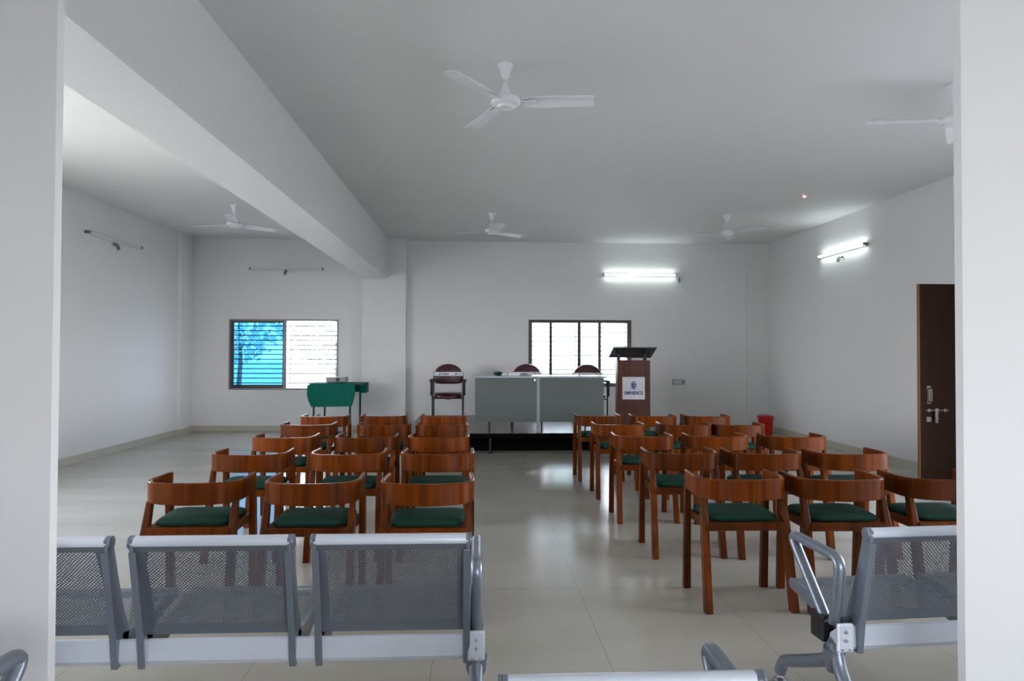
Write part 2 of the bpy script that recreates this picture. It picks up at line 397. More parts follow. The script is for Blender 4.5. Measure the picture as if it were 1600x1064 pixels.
# ------------------------------------------------------------------ tube lights
def batten(name, label, p, q, lit, wallnormal, holder_at=None, group=None):
    """fixture from p to q on a wall, wallnormal points into the room"""
    p, q, n = Vector(p), Vector(q), Vector(wallnormal); d = (q-p); L = d.length; d.normalize(); up = Vector((0, 0, 1))
    root = thing(name, label, 'light', (p+q)/2, 0, group)
    Mx = Matrix((d, n, up)).transposed()
    def T(bm):
        for v in bm.verts: v.co = Mx @ v.co
        return bm
    b = NB(); box(b, -L/2, L/2, -.002, .032, -.018, .022, bev=.004); obj('batten', T(b), 'white', root)
    b = NB(); tube(b, [(-L/2+.025, .052, 0), (L/2-.025, .052, 0)], .013, 12)
    obj('tube', T(b), 'lit' if lit else 'white', root, smooth=40)
    for s in (-1, 1):
        b = NB(); box(b, s*L/2-.025*(s > 0), s*L/2+.025*(s < 0), .0, .072, -.016, .02, bev=.004); obj('end_cap', T(b), 'wingrey', root)
    return root
def bulb_holder(label, p, n):
    p, n = Vector(p), Vector(n)
    root = thing('bulb_holder', label, 'bulb holder', p)
    b = NB(); tube(b, [p*0, n*.012], .032, 16); obj('base', b, 'white', root, smooth=40)
    b = NB(); tube(b, [n*.01, n*.045, n*.07+Vector((0, 0, -.03)), n*.085+Vector((0, 0, -.075))], [.02, .022, .024, .020], 14); tag(obj('socket', b, 'wingrey', root, smooth=40), 'grey angled lamp socket')
    return root
a, c = ony(942, 428, YF), ony(1056, 432, YF); zz = (a.z+c.z)/2
batten('tube_light', 'glowing tube light on far wall above the lectern', (a.x, YF, zz), (c.x, YF, zz), True, (0, -1, 0))
h = ony(1059, 437, YF); bulb_holder('small grey bulb holder at end of far wall lit tube', (h.x, YF, h.z+.02), (0, -1, 0))
a, c = ony(391, 420.5, YF), ony(506, 421, YF); zz = (a.z+c.z)/2
batten('tube_light', 'unlit tube light on far wall above the left window', (a.x, YF, zz), (c.x, YF, zz), False, (0, -1, 0))
h = ony(447.5, 425, YF); bulb_holder('bulb holder on far wall under unlit tube light', (h.x, YF, h.z+.02), (0, -1, 0))
a, c = onx(1283, 402, XR), onx(1357, 381, XR); zz = (a.z+c.z)/2
batten('tube_light', 'glowing tube light on right wall above the brown door side', (XR, c.y, zz), (XR, a.y, zz), True, (-1, 0, 0))
h = onx(1318, 403, XR); bulb_holder('bulb holder on right wall under glowing tube light', (XR, h.y, h.z+.02), (-1, 0, 0))
a, c = onx(132, 362, XL), onx(216, 388, XL); zz = (a.z+c.z)/2
batten('tube_light', 'unlit tube light high on bare left wall', (XL, a.y, zz), (XL, c.y, zz), False, (1, 0, 0))
h = onx(176, 384, XL); bulb_holder('bulb holder on left wall under unlit tube light', (XL, h.y, h.z+.02), (1, 0, 0))

# switch plate
a, c = ony(1051, 592, YF), ony(1071, 601.5, YF)
root = thing('switch_plate', 'white switch and socket plate on far wall right of lectern', 'switch plate', ((a.x+c.x)/2, YF, (a.z+c.z)/2))
w, hh = (c.x-a.x)/2, (a.z-c.z)/2
b = NB(); box(b, -w, w, -.014, 0, -hh, hh, bev=.003); obj('plate', b, 'palegrey', root)
for k in (-.55, -.2, .15):
    b = NB(); box(b, w*k-.012, w*k+.012, -.02, -.013, -.02, .02, bev=.002); obj('switch', b, 'white', root)
b = NB(); box(b, w*.6-.02, w*.6+.02, -.018, -.013, -.022, .022, bev=.002); tag(obj('socket', b, 'wingrey', root), 'grey socket outlet')
# ceiling indicator
p = onz(1257, 304, ZC)
root = thing('indicator_lamp', 'tiny glowing red indicator lamp on ceiling at right', 'indicator lamp', p)
b = NB(); lathe(b, [(.03, 0), (.03, -.012), (.024, -.018)], 16); obj('base', b, 'white', root, smooth=40)
b = NB(); lathe(b, [(.02, -.018), (.019, -.03), (.012, -.038), (.003, -.041)], 14); obj('lens', b, 'redled', root, smooth=60)

# ------------------------------------------------------------------ ceiling fans
def make_fan(label):
    root = thing('ceiling_fan', label, 'ceiling fan', (0, 0, ZC), 0)
    b = NB(); lathe(b, [(.055, 0), (.056, -.012), (.05, -.02), (.043, -.03), (.028, -.085), (.02, -.1), (.014, -.105)], 24); obj('canopy', b, 'fanwhite', root, smooth=40)
    b = NB(); tube(b, [(0, 0, -.09), (0, 0, -.19)], .0095, 12); obj('downrod', b, 'fanwhite', root, smooth=40)
    b = NB(); lathe(b, [(.014, -.135), (.022, -.15), (.036, -.205), (.038, -.225)], 20); obj('cup', b, 'fanwhite', root, smooth=40)
    b = NB(); lathe(b, [(.038, -.215), (.07, -.225), (.098, -.238), (.104, -.25), (.104, -.268), (.096, -.28), (.07, -.288), (.062, -.292), (.055, -.306), (.03, -.311), (.004, -.312)], 32)
    obj('motor_housing', b, 'fanwhite', root, smooth=35)
    for k in range(3):
        A = k*2*PI/3; ca, sa = math.cos(A), math.sin(A)
        b = NB(); rings = []
        for r, w, tl in ((.12, .055, .10), (.17, .062, .18), (.26, .066, .2), (.42, .068, .17), (.56, .069, .14), (.60, .066, .13), (.612, .055, .13)):
            pr = []
            for s, zz in ((-1, .0), (-.35, .007), (.35, .007), (1, -.002), (1, -.0045), (.35, .0045), (-.35, .0045), (-1, -.0025)):
                y = s*w; z = zz*1.7 - y*tl - .262 - .00*r
                pr.append((r*ca-y*sa, r*sa+y*ca, z))
            rings.append(pr)
        loft(b, rings); bl = obj('blade', b, 'fanwhite', root, smooth=30)
        b = NB(); rings = []
        for r, w in ((.09, .022), (.13, .02), (.17, .028), (.215, .024)):
            rings.append([(r*ca-y*sa, r*sa+y*ca, z-y*.15-.262) for y, z in ((-w, -.008), (w, -.008), (w, -.003), (-w, -.003))])
        loft(b, rings); obj('blade_bracket', b, 'fanwhite', bl)
    return root
f1 = make_fan('white ceiling fan hanging nearest, in middle of the ceiling')
f1.location = tuple(onz(790, 101, ZC)); f1.rotation_euler[2] = math.radians(-6.5)
for (x, y, a, lab) in ((769, 333, 40, 'white ceiling fan far back, above the desk'), (1136, 336, 63, 'white ceiling fan far back at right, near the lit tube'),
                       (367, 321, 44, 'white ceiling fan left of the beam'), (1490, 133, 172, 'white ceiling fan partly hidden behind the right wall edge')):
    dup(f1, tuple(onz(x, y, ZC)), math.radians(a), lab)

# ------------------------------------------------------------------ wooden armchairs
CT = .705
def make_chair(label):
    root = thing('wooden_armchair', label, 'chair')
    # U-shaped band
    half = [(.236, .195), (.243, .05), (.243, -.02), (.225, -.085), (.175, -.128), (.09, -.150), (0, -.157)]
    ctr = [Vector((x, y, 0)) for x, y in half] + [Vector((-x, y, 0)) for x, y in half[-2::-1]]
    # resample by Catmull-Rom
    P = []
    for i in range(len(ctr)-1):
        p0, p1, p2, p3 = ctr[max(i-1, 0)], ctr[i], ctr[i+1], ctr[min(i+2, len(ctr)-1)]
        for k in range(5):
            t = k/5; P.append(.5*((2*p1)+(-p0+p2)*t+(2*p0-5*p1+4*p2-p3)*t*t+(-p0+3*p1-3*p2+p3)*t**3))
    P.append(ctr[-1]); b = NB(); rings = []
    n = len(P)
    for i, p in enumerate(P):
        t = (P[min(i+1, n-1)]-P[max(i-1, 0)]).normalized(); o = Vector((t.y, -t.x, 0)); th = .011
        e = abs(i/(n-1)-.5)*2                     # 0 at back centre, 1 at arm tips
        z1 = CT; z0 = CT-.118+.012*e
        rings.append([p-o*th+Vector((0, 0, z0+.004)), p-o*(th-.004)+Vector((0, 0, z0)), p+o*(th-.004)+Vector((0, 0, z0)), p+o*th+Vector((0, 0, z0+.004)),
                      p+o*th+Vector((0, 0, z1-.006)), p+o*(th-.006)+Vector((0, 0, z1)), p-o*(th-.006)+Vector((0, 0, z1)), p-o*th+Vector((0, 0, z1-.006))])
    loft(b, rings); obj('backrest', b, 'wood', root, smooth=30)
    for s in (-1, 1):
        b = NB(); beam4(b, (s*.233, .198, 0), (s*.236, .172, CT-.100), .043, .040, .034, .044); obj('leg', b, 'wood', root, bevel=.004)
        b = NB(); beam4(b, (s*.236, -.205, 0), (s*.228, -.125, .43), .042, .048, .038, .050)
        beam4(b, (s*.228, -.125, .4301), (s*.226, -.075, CT-.108), .038, .050, .028, .042); obj('leg', b, 'wood', root, bevel=.004)
    b = NB()
    box(b, -.215, .215, -.155, -.13, .425, .468); box(b, -.215, .215, .17, .195, .425, .468)
    box(b, -.225, -.2, -.13, .17, .425, .468); box(b, .2, .225, -.13, .17, .425, .468); box(b, -.2, .2, -.13, .17, .455, .468)
    obj('seat_frame', b, 'wood', root, bevel=.003)
    b = NB(); rings = []
    for z, ins in ((.466, .012), (.474, .002), (.488, 0), (.501, .012), (.508, .035), (.512, .09)):
        pts = []; w, d0, d1 = .205-ins, -.125+ins, .205-ins
        rr = .05
        for cx, cy, a0 in ((w-rr, d1-rr, 0), (-w+rr, d1-rr, 90), (-w+rr+.012, d0+rr, 180), (w-rr-.012, d0+rr, 270)):
            for k in range(5):
                A = math.radians(a0+k*22.5); pts.append((cx+rr*math.cos(A), cy+rr*math.sin(A), z))
        rings.append(pts)
    loft(b, rings); obj('seat_cushion', b, 'green', root, smooth=50)
    return root
chairs = []
ROWN = ['back row nearest the camera', 'second row from the camera', 'third row from the camera', 'fourth row from the camera', 'front row facing the stage']
# left block: band extents x0,x1 and top-centre y of the backrest
LB = [[(228, 386, 755.5), (411, 566, 756.5), (596.5, 741, 757)],
      [(328.5, 452, 711.5), (485.5, 602, 711), (625, 744, 711)],
      [(395, 492, 684.5), (522, 622, 684.5), (637, 735, 684)],
      [(438, 522, 664.5), (556.5, 642, 664.5), (648, 733, 664.5)],
      [(467, 547, 651.3), (561, 638, 650.5), (656.5, 729.5, 650.5)]]
POSN = [['leftmost', 'middle', 'aisle side'], ['aisle side', 'middle', 'outer']]
place = []
for r, row in enumerate(LB):
    for k, (x0, x1, y) in enumerate(row):
        p = onz((x0+x1)/2, y, CT)                       # rear face of the band
        x = onz((x0+x1)/2, y, CT).x; Yb = p.y
        q = atd((x0+x1)/2, 1) ; dirx = q[0]/q[1]
        x = dirx*(Yb+.11)
        place.append((x, Yb+.168, 0, '%s wooden armchair with green seat, left block, %s' % (POSN[0][k], ROWN[r]), 'armchairs in the left block'))
RZ = [3.91, 4.875, 5.83, 6.76, 7.67]
RB = [[1068.5, 1214.5, 1369], [999.5, 1123.5, 1251.5], [952.5, 1064, 1181], [922.5, 1023.5, 1103.5], [896.5, 980.5, 1062]]
for r, row in enumerate(RB):
    for k, xt in enumerate(row):
        v = atd(xt, RZ[r]+.19+(.03 if (r, k) == (0, 2) else 0))
        place.append((v[0]+.250, v[1]-.19, 0, '%s wooden armchair with green seat, right block, %s' % (POSN[1][k], ROWN[r]), 'armchairs in the right block'))
JIT = {}
ch0 = make_chair('x'); first = True
for i, (x, y, rz, lab, g) in enumerate(place):
    rz += random.uniform(-.012, .012)
    if i == 0:
        ch0.location = (x, y, 0); ch0.rotation_euler[2] = rz; tag(ch0, lab, 'chair', g)
    else: dup(ch0, (x, y, 0), rz, lab, g)

# ------------------------------------------------------------------ steel waiting benches
def make_bench(name, label, nseat, loc, rz, left_arm, right_arm, group=None, SW=.53, ax=.036):
    """origin at floor under the right end of the seats, seats extend to -X, facing +Y; y=0 is the rear of the top roll"""
    root = thing(name, label, 'bench', loc, rz, group)
    PITCHS = .60
    def prof_back(v):     # v 0..1 from bottom to top of back panel: (y,z)
        return (.095-.10*v+.018*math.sin(PI*v), .420+.330*v)
    for k in range(nseat):
        xr = -k*PITCHS; xl = xr-SW; xc = (xl+xr)/2
        # backrest
        b = NB(); uv = b.loops.layers.uv.new('UVMap'); nV = 10; cols = []
        for i in range(nV+1):
            y, z = prof_back(i/nV); cols.append([b.verts.new((x, y, z)) for x in (xl+.012, xr-.012)])
        for i in range(nV):
            f = b.faces.new((cols[i][0], cols[i][1], cols[i+1][1], cols[i+1][0]))
            for lp, (u, v) in zip(f.loops, ((-1, i), (1, i), (1, i+1), (-1, i+1))): lp[uv].uv = (u*(SW-.024)/2, v/nV*.36)
        bk = obj('backrest', b, 'perf', root, smooth=60)
        b = NB(); tube(b, [(xl+.004, .014, .760), (xr-.004, .014, .760)], .021, 18); obj('top_roll', b, 'beam', bk, smooth=40)
        # side frames: flat plates following the back, reaching down to the beam
        for s, xx in ((-1, xl), (1, xr)):
            b = NB()
            out = [(-.008, .772), (.012, .784), (.034, .774), (.040, .745), (.075, .62), (.115, .50), (.150, .425), (.140, .330), (.120, .312), (.075, .312), (.062, .42), (.030, .58), (-.004, .735)]
            x0, x1 = (xx, xx+.012) if s < 0 else (xx-.012, xx)
            R = loft(b, [[(x0, y, z) for y, z in out], [(x1, y, z) for y, z in out]])
            ex = x0 if s < 0 else x1
            tube(b, [(ex, .014, .760), (ex+s*.007, .014, .760)], .023, 18)
            fl = (x0-.002, x1+.010) if s < 0 else (x0-.010, x1+.002)
            loft(b, [[(fl[0], y, z), (fl[1], y, z), (fl[1], y+.006, z), (fl[0], y+.006, z)] for y, z in [(-.007, .730), (.024, .58), (.056, .42), (.069, .312)]])
            obj('side_frame', b, 'steel', root, bevel=.002)
        # seat
        b = NB(); uv = b.loops.layers.uv.new('UVMap'); pr = [(.12, .415), (.2, .402), (.3, .405), (.42, .425), (.50, .434), (.53, .428)]; cols = []
        for y, z in pr: cols.append([b.verts.new((x, y, z)) for x in (xl+.012, xr-.012)])
        for i in range(len(pr)-1):
            f = b.faces.new((cols[i][0], cols[i][1], cols[i+1][1], cols[i+1][0]))
            for lp, (u, v) in zip(f.loops, ((-1, i), (1, i), (1, i+1), (-1, i+1))): lp[uv].uv = (u*(SW-.024)/2, (pr[v][0]-.12)/.41*.38)
        st = obj('seat', b, 'perf', root, smooth=60)
        b = NB(); tube(b, [(xl+.004, .535, .412), (xr-.004, .535, .412)], .02, 16); obj('front_roll', b, 'steel', st, smooth=40)
        for xx in (xl, xr-.012):
            b = NB(); out = [(.10, .425), (.2, .41), (.3, .413), (.42, .433), (.54, .434), (.552, .41), (.54, .392), (.42, .375), (.2, .32), (.12, .32)]
            loft(b, [[(xx, y, z) for y, z in out], [(xx+.012, y, z) for y, z in out]]); obj('seat_bracket', b, 'steel', st, bevel=.002)
    L = -(nseat-1)*PITCHS-SW
    b = NB(); loft(b, [[(x, .088, .318), (x, .078, .336), (x, .084, .405), (x, .094, .408), (x, .165, .355), (x, .170, .318)] for x in (L-(ax if left_arm else -.1), ax)]); obj('beam', b, 'beam', root, bevel=.004)
    def armrest(xx):
        b = NB(); pts = smoothpath([(xx, .135, .40), (xx, .105, .53), (xx, .090, .650), (xx, .24, .652), (xx, .435, .655), (xx, .345, .56), (xx, .175, .385)], .055, 6)
        tube(b, pts, .0215, 12, flat=.9)
        a = obj('armrest', b, 'steel', root, smooth=50)
        b = NB(); box(b, xx-.030, xx+.030, .062, .076, .322, .425, bev=.006); br = obj('bracket', b, 'beam', root)
        for bx_, z, rr in ((xx, .395, .006), (xx, .365, .006), (xx-.014, .332, .004), (xx+.014, .332, .004)):
            b = NB(); tube(b, [(bx_, .064, z), (bx_, .057, z)], rr, 10); obj('bolt', b, 'chrome', br, smooth=40)
        b = NB(); box(b, xx-.024, xx+.024, .168, .255, .315, .415, bev=.008); tag(obj('plug', b, 'black', a), 'black plastic beam end plug')
    def leg(xx):
        b = NB()
        tube(b, smoothpath([(xx, .13, .33), (xx, .17, .25), (xx, .34, .17), (xx, .50, .10), (xx, .53, .04)], .07), [.034]*2+[.032]*3+[.028]*24 if False else .025, 12)
        tube(b, smoothpath([(xx, .125, .33), (xx, .10, .24), (xx, -.02, .12), (xx, -.07, .04)], .07), .025, 12)
        tube(b, [(xx, .13, .31), (xx, .14, .26), (xx, .15, .22)], [.04, .036, .02], 12)
        lg = obj('leg', b, 'steel', root, smooth=50)
        for y in (.53, -.07):
            b = NB(); lathe(b, [(.03, .0), (.03, .008), (.012, .018), (.008, .05)], 16, ctr=(xx, y)); obj('foot_pad', b, 'chrome', lg, smooth=40)
    if right_arm: armrest(ax); leg(ax)
    else: leg(-.27)
    if left_arm: armrest(L-ax)
    leg(L-ax if left_arm else L+.27)
    return root
make_bench('waiting_bench', 'grey perforated steel waiting bench behind left chair block, beside left wall edge', 4, (-.026, 2.345, 0), 0, False, True, 'grey steel waiting benches', ax=.024)
make_bench('waiting_bench', 'grey perforated steel waiting bench behind right chair block, beside right wall edge', 2, (1.385+1.13*math.cos(math.radians(4)), 2.36+1.13*math.sin(math.radians(4)), 0), math.radians(4), True, True, 'grey steel waiting benches', ax=.052)
make_bench('waiting_bench', 'single steel waiting seat nearest camera, only top edge and armrest showing', 1, (.553, 1.305, 0), 0, False, True, 'grey steel waiting benches', SW=.505)
make_bench('waiting_bench', 'steel waiting bench in bottom left corner with only armrest loop showing', 3, (-1.16, 1.335, 0), 0, False, True, 'grey steel waiting benches')

# ------------------------------------------------------------------ stage
SY0 = onz(766, 709, 0).y; SZ = ony(766, 677, SY0).z
sl = onz(645, 655, SZ).x; sx0, sx1 = -1.02, 3.05
root = thing('stage_platform', 'low portable stage platform under the grey desk and lectern', 'stage', ((sx0+sx1)/2, SY0, 0))
hw = (sx1-sx0)/2
b = NB(); box(b, -hw, hw, 0, YF-.08-SY0, SZ-.03, SZ, bev=.004); obj('deck', b, 'stage', root)
b = NB()
for y in (.01, 1.3, YF-.16-SY0): box(b, -hw+.01, hw-.01, y, y+.035, SZ-.07, SZ-.031)
for x in (-hw+.01, 0, hw-.045): box(b, x, x+.035, .046, YF-.17-SY0, SZ-.069, SZ-.032)
box(b, -hw, hw, -.006, -.001, SZ-.07, SZ-.003)
obj('frame', b, 'matteblack', root)
for (x0_, x1_, y0_, y1_) in ((-hw+.002, -hw+.009, .05, YF-.17-SY0), (hw-.009, hw-.002, .05, YF-.17-SY0), (-hw+.012, hw-.012, .30, .31)):
    b = NB(); box(b, x0_, x1_, y0_, y1_, .0, SZ-.072); obj('shade_board', b, 'matteblack', root)  # black boards added to stand in for the shade under the deck
for gx in (ony(766, 700, SY0).x-root.location.x, -hw+.06, .85, hw-.06):
    for y in (.03, 1.32, YF-.14-SY0):
        b = NB(); tube(b, [(gx, y, 0.012), (gx, y, SZ-.068)], .02, 10); lathe(b, [(.035, 0), (.035, .012), (.02, .016)], 14, ctr=(gx, y)); obj('leg', b, 'blackmetal', root, smooth=40)

# ------------------------------------------------------------------ desk
DY = SY0+.10
a, c = ony(742.5, 588, DY), ony(943.5, 659, DY); mid = ony(841, 620, DY).x
tz = ony(742, 587.5, DY).z; dz0 = c.z
root = thing('long_desk', 'long grey laminate desk with two front panels on the stage', 'desk', (mid, DY, SZ))
x0, x1 = a.x-mid, c.x-mid; tz -= SZ; dz0 -= SZ
b = NB(); box(b, x0-.025, x1+.045, -.03, .62, tz-.025, tz, bev=.004); obj('desk_top', b, 'greytop', root)
b = NB(); box(b, x0, -.022, 0, .018, dz0, tz-.026); obj('front_panel', b, 'greylam', root)
b = NB(); box(b, .022, x1, 0, .018, dz0, tz-.026); obj('front_panel', b, 'greylam', root)
b = NB(); box(b, -.021, .021, -.006, .03, 0.0, tz-.026); tag(obj('joint_strip', b, 'greystrip', root), 'pale strip between the two front panels')
b = NB(); tube(b, [(-.05, -.001, tz-.055), (-.05, -.012, tz-.055)], .014, 12); obj('lock', b, 'chrome', root, smooth=40)
for xx in (x0+.012, x1-.012):
    b = NB(); box(b, xx-.01, xx+.01, .022, .58, dz0, tz-.026); obj('side_panel', b, 'greylam', root)
for xx in (ony(765, 660, DY).x-mid, -.35, .06, x1-.25):
    for yy in (.10, .55):
        b = NB(); tube(b, [(xx, yy, 0), (xx, yy, tz-.027)], .012, 8); obj('leg', b, 'blackmetal', root, smooth=40)
DT = SZ+tz
# things on the desk
def dp(x, dy): return ony(x, 587, DY+dy).x
root = thing('cloth_bundle', 'crumpled dark green cloth bundle on left of the grey desk', 'cloth', (dp(779, .2), DY+.2, DT))
b = NB(); bmesh.ops.create_icosphere(b, subdivisions=3, radius=1)
for v in b.verts:
    n = .82+.25*math.sin(v.co.x*5+1)*math.cos(v.co.y*6)+.08*math.sin(v.co.z*11)
    v.co = Vector((v.co.x*.078*n, v.co.y*.07*n, max(0, .028+v.co.z*.034*n)))
obj('folded_cloth', b, 'green', root, smooth=60)
root = thing('white_ribbon', 'small white ribbon knot beside the green cloth on desk', 'ribbon', (dp(788, .14), DY+.12, DT))
b = NB()
for s in (-1, 1): tube(b, smoothpath([(0, 0, .018), (s*.03, .01, .035), (s*.035, .02, .012), (s*.005, 0, .014)], .015), .007, 8)
obj('bow', b, 'white', root, smooth=50)
root = thing('tissue_box', 'pale low box lying on grey desk before the middle chair', 'box', (dp(802, .25), DY+.27, DT), .15)
b = NB(); box(b, -.085, .085, -.05, .05, 0, .045, bev=.005); obj('carton', b, 'white', root)
b = NB(); box(b, -.05, .05, -.02, .02, .0445, .0465); tag(obj('opening', b, 'wingrey', root), 'grey slot opening')

# ------------------------------------------------------------------ lectern
LY = 10.35
a, c = ony(965, 563, LY), ony(1016, 563, LY)
root = thing('lectern', 'walnut lectern with printed sign and tilted dark top on stage', 'lectern', ((a.x+c.x)/2, LY, SZ))
w = (c.x-a.x)/2; hz = a.z-SZ; LX = root.location.x
b = NB(); box(b, -w, w, 0, .17, 0, hz, bev=.003); obj('column', b, 'lectwood', root)
u0, u1 = ony(958, 543.5, LY-.10), ony(1026.5, 543.5, LY-.10); l0, l1 = ony(951, 559, LY+.28), ony(1016, 559, LY+.28)
b = NB(); xw = (u1.x-u0.x)/2; xo = (u0.x+u1.x)/2-LX; xl_ = (l0.x+l1.x)/2-LX
zt, zb = u0.z-SZ, l0.z-SZ
loft(b, [[(xo-xw, -.10, zt), (xo+xw, -.10, zt), (xo+xw, -.10, zt+.014), (xo-xw, -.10, zt+.014)], [(xo-xw, .28, zb), (xo+xw, .28, zb), (xo+xw, .28, zb+.014), (xo-xw, .28, zb+.014)]])
obj('reading_board', b, 'darkglass', root)
for s in (968.5, 1010):
    xx = ony(s, 560, LY).x-LX
    b = NB(); tube(b, [(xx, .10, hz), (xx, .10, zt-.075)], .028, 14); tube(b, [(xx, .06, zt-.072), (xx, .0, zt-.048)], .028, 12); obj('bracket', b, 'black', root, smooth=40)
# sign on the lectern
a, c = ony(972.5, 589, LY-.004), ony(1007.5, 624, LY-.004)
sx, szc, sw, sh = (a.x+c.x)/2-LX, (a.z+c.z)/2-SZ, (c.x-a.x)/2, (a.z-c.z)/2
b = NB(); box(b, sx-sw, sx+sw, -.006, -.0005, szc-sh, szc+sh); sg = obj('sign', b, 'white', root); tag(sg, 'white square sign with blue emblem and lettering')
cu = bpy.data.curves.new('lettering', 'FONT'); cu.body = 'EMINENCE'; cu.align_x = 'CENTER'; cu.size = .073; cu.extrude = .0008; cu.offset = .0022; cu.space_character = 1.0
to = bpy.data.objects.new('tmp_text', cu); C.objects.link(to); bpy.context.view_layer.update()
me = bpy.data.meshes.new_from_object(to.evaluated_get(bpy.context.evaluated_depsgraph_get()))
bpy.data.objects.remove(to)
xs = [v.co.x for v in me.vertices]; tw = max(xs)-min(xs); zs = [v.co.y for v in me.vertices]
sc = (sw*2*.82)/tw; cx = (max(xs)+min(xs))/2
for v in me.vertices: v.co = Vector(((v.co.x-cx)*sc+sx, -.0072-v.co.z, v.co.y*.95+szc-sh*.56))
lt = bpy.data.objects.new('lettering', me); C.objects.link(lt); lt.parent = sg; me.materials.append(M['darkblue'])
b = NB(); rad = sw*.30; ez = szc+sh*.24
for i in range(6):
    t = -1+2*(i+.5)/6; hwid = rad*math.sqrt(max(0, 1-t*t))
    zc_ = ez+t*rad; rings = []
    for k in range(13):
        q = -1+2*k/12; x = q*hwid
        zz = zc_+.010*math.sin(q*2.4+.3*i)*(1 if i % 2 else -1)
        th = .0115*(1-.7*abs(q)**2)
        rings.append([(sx+x, -.0072, zz-th), (sx+x, -.0072, zz+th), (sx+x, -.0062, zz+th), (sx+x, -.0062, zz-th)])
    loft(b, rings)
obj('emblem', b, 'blue', sg)

# ------------------------------------------------------------------ stage chairs
def make_vchair(label):
    root = thing('cushioned_chair', label, 'chair', (0, 0, SZ), 0)
    # back pad: rounded arch, faces -Y toward the hall
    zt = .93; zb = .60; hw = .23
    pr = [(-hw*.92, zb+.012), (-hw*.5, zb), (hw*.5, zb), (hw*.92, zb+.012), (hw, zb+.06), (hw, zb+.15)]
    for k in range(13):
        A = PI*k/12; pr.append((hw*math.cos(A)*(.985), zb+.16+(zt-zb-.16)*math.sin(A)))
    pr += [(-hw, zb+.15), (-hw, zb+.06)]
    b = NB(); rings = []
    cz = (zt+zb)/2
    for y, s in ((.20, .95), (.19, 1), (.165, 1), (.145, .96), (.138, .85)):
        rings.append([(x*s, y+.06*(z-zb), cz+(z-cz)*s) for x, z in pr])
    loft(b, rings); obj('back_cushion', b, 'maroon', root, smooth=50)
    b = NB(); rings = []
    for z, s in ((.40, .88), (.412, .99), (.44, 1.02), (.462, .97), (.475, .8)):
        pts = []
        for k in range(24):
            A = 2*PI*k/24; cx_ = math.copysign(abs(math.cos(A))**.55, math.cos(A)); sy_ = math.copysign(abs(math.sin(A))**.55, math.sin(A))
            pts.append((cx_*.235*s, -.05+sy_*.225*s, z-.025*(1-abs(cx_))*(sy_ < 0)*1.0))
        rings.append(pts)
    loft(b, rings); obj('seat_cushion', b, 'maroon', root, smooth=50)
    for s in (-1, 1):
        b = NB(); tube(b, smoothpath([(s*.24, -.26, .012), (s*.243, -.25, .40), (s*.243, -.235, .66), (s*.243, .13, .66), (s*.243, .155, .64)], .05), .011, 10); obj('front_leg', b, 'blackmetal', root, smooth=50)
        b = NB(); tube(b, smoothpath([(s*.235, .22, .004), (s*.235, .17, .42), (s*.235, .185, .80)], .06), .011, 10); obj('rear_leg', b, 'blackmetal', root, smooth=50)
        b = NB(); rings = []
        for y, wd, z in ((-.27, .018, .655), (-.25, .03, .668), (-.1, .032, .672), (.05, .028, .675), (.10, .02, .668)):
            rings.append([(s*.262+x*wd, y, z+q) for x, q in ((-1, -.012), (1, -.012), (1, .008), (.6, .016), (-.6, .016), (-1, .008))])
        loft(b, rings); box(b, s*.262-.014, s*.262+.014, -.262, -.235, .44, .66, bev=.005); obj('arm_pad', b, 'black', root, smooth=40)
    b = NB(); tube(b, [(-.235, -.255, .395), (.235, -.255, .395)], .009, 8); tube(b, [(-.235, .172, .42), (.235, .172, .42)], .009, 8)
    obj('crossbar', b, 'blackmetal', root, smooth=40)
    b = NB(); box(b, -.236, .236, .132, .145, .735, .795, bev=.003); st = obj('name_strip', b, 'white', root); tag(st, 'white printed strip across the backrest')
    b = NB()
    for x, w_, h_, sl_ in ((-.22, .004, .03, 0), (-.14, .007, .036, .006), (-.125, .010, .010, 0), (-.095, .010, .018, 0), (-.07, .010, .020, 0), (-.045, .010, .020, 0), (-.02, .010, .020, 0), (.004, .008, .018, 0), (.125, .010, .034, .010), (.165, .008, .010, 0), (.185, .008, .012, 0), (.205, .008, .012, 0)):
        z = .765
        loft(b, [[(x-w_-sl_, yy, z-h_/2), (x+w_-sl_, yy, z-h_/2), (x+w_+sl_, yy, z+h_/2), (x-w_+sl_, yy, z+h_/2)] for yy in (.1295, .1325)])
    obj('print', b, 'ink', st)
    return root
vx, vy = atd(701, 11.10); v1 = make_vchair('maroon padded visitor chair standing alone left of the desk'); v1.location = (vx, vy-.1, SZ); v1.rotation_euler[2] = .03
v1['group'] = 'maroon visitor chairs on the stage'
vx, vy = atd(823, 11.3); dup(v1, (vx, vy-.1, SZ), -.06, 'maroon padded visitor chair behind middle of the grey desk')
vx, vy = atd(919, 11.0); dup(v1, (vx, vy-.12, SZ), 0, 'maroon padded visitor chair behind right end of the grey desk')

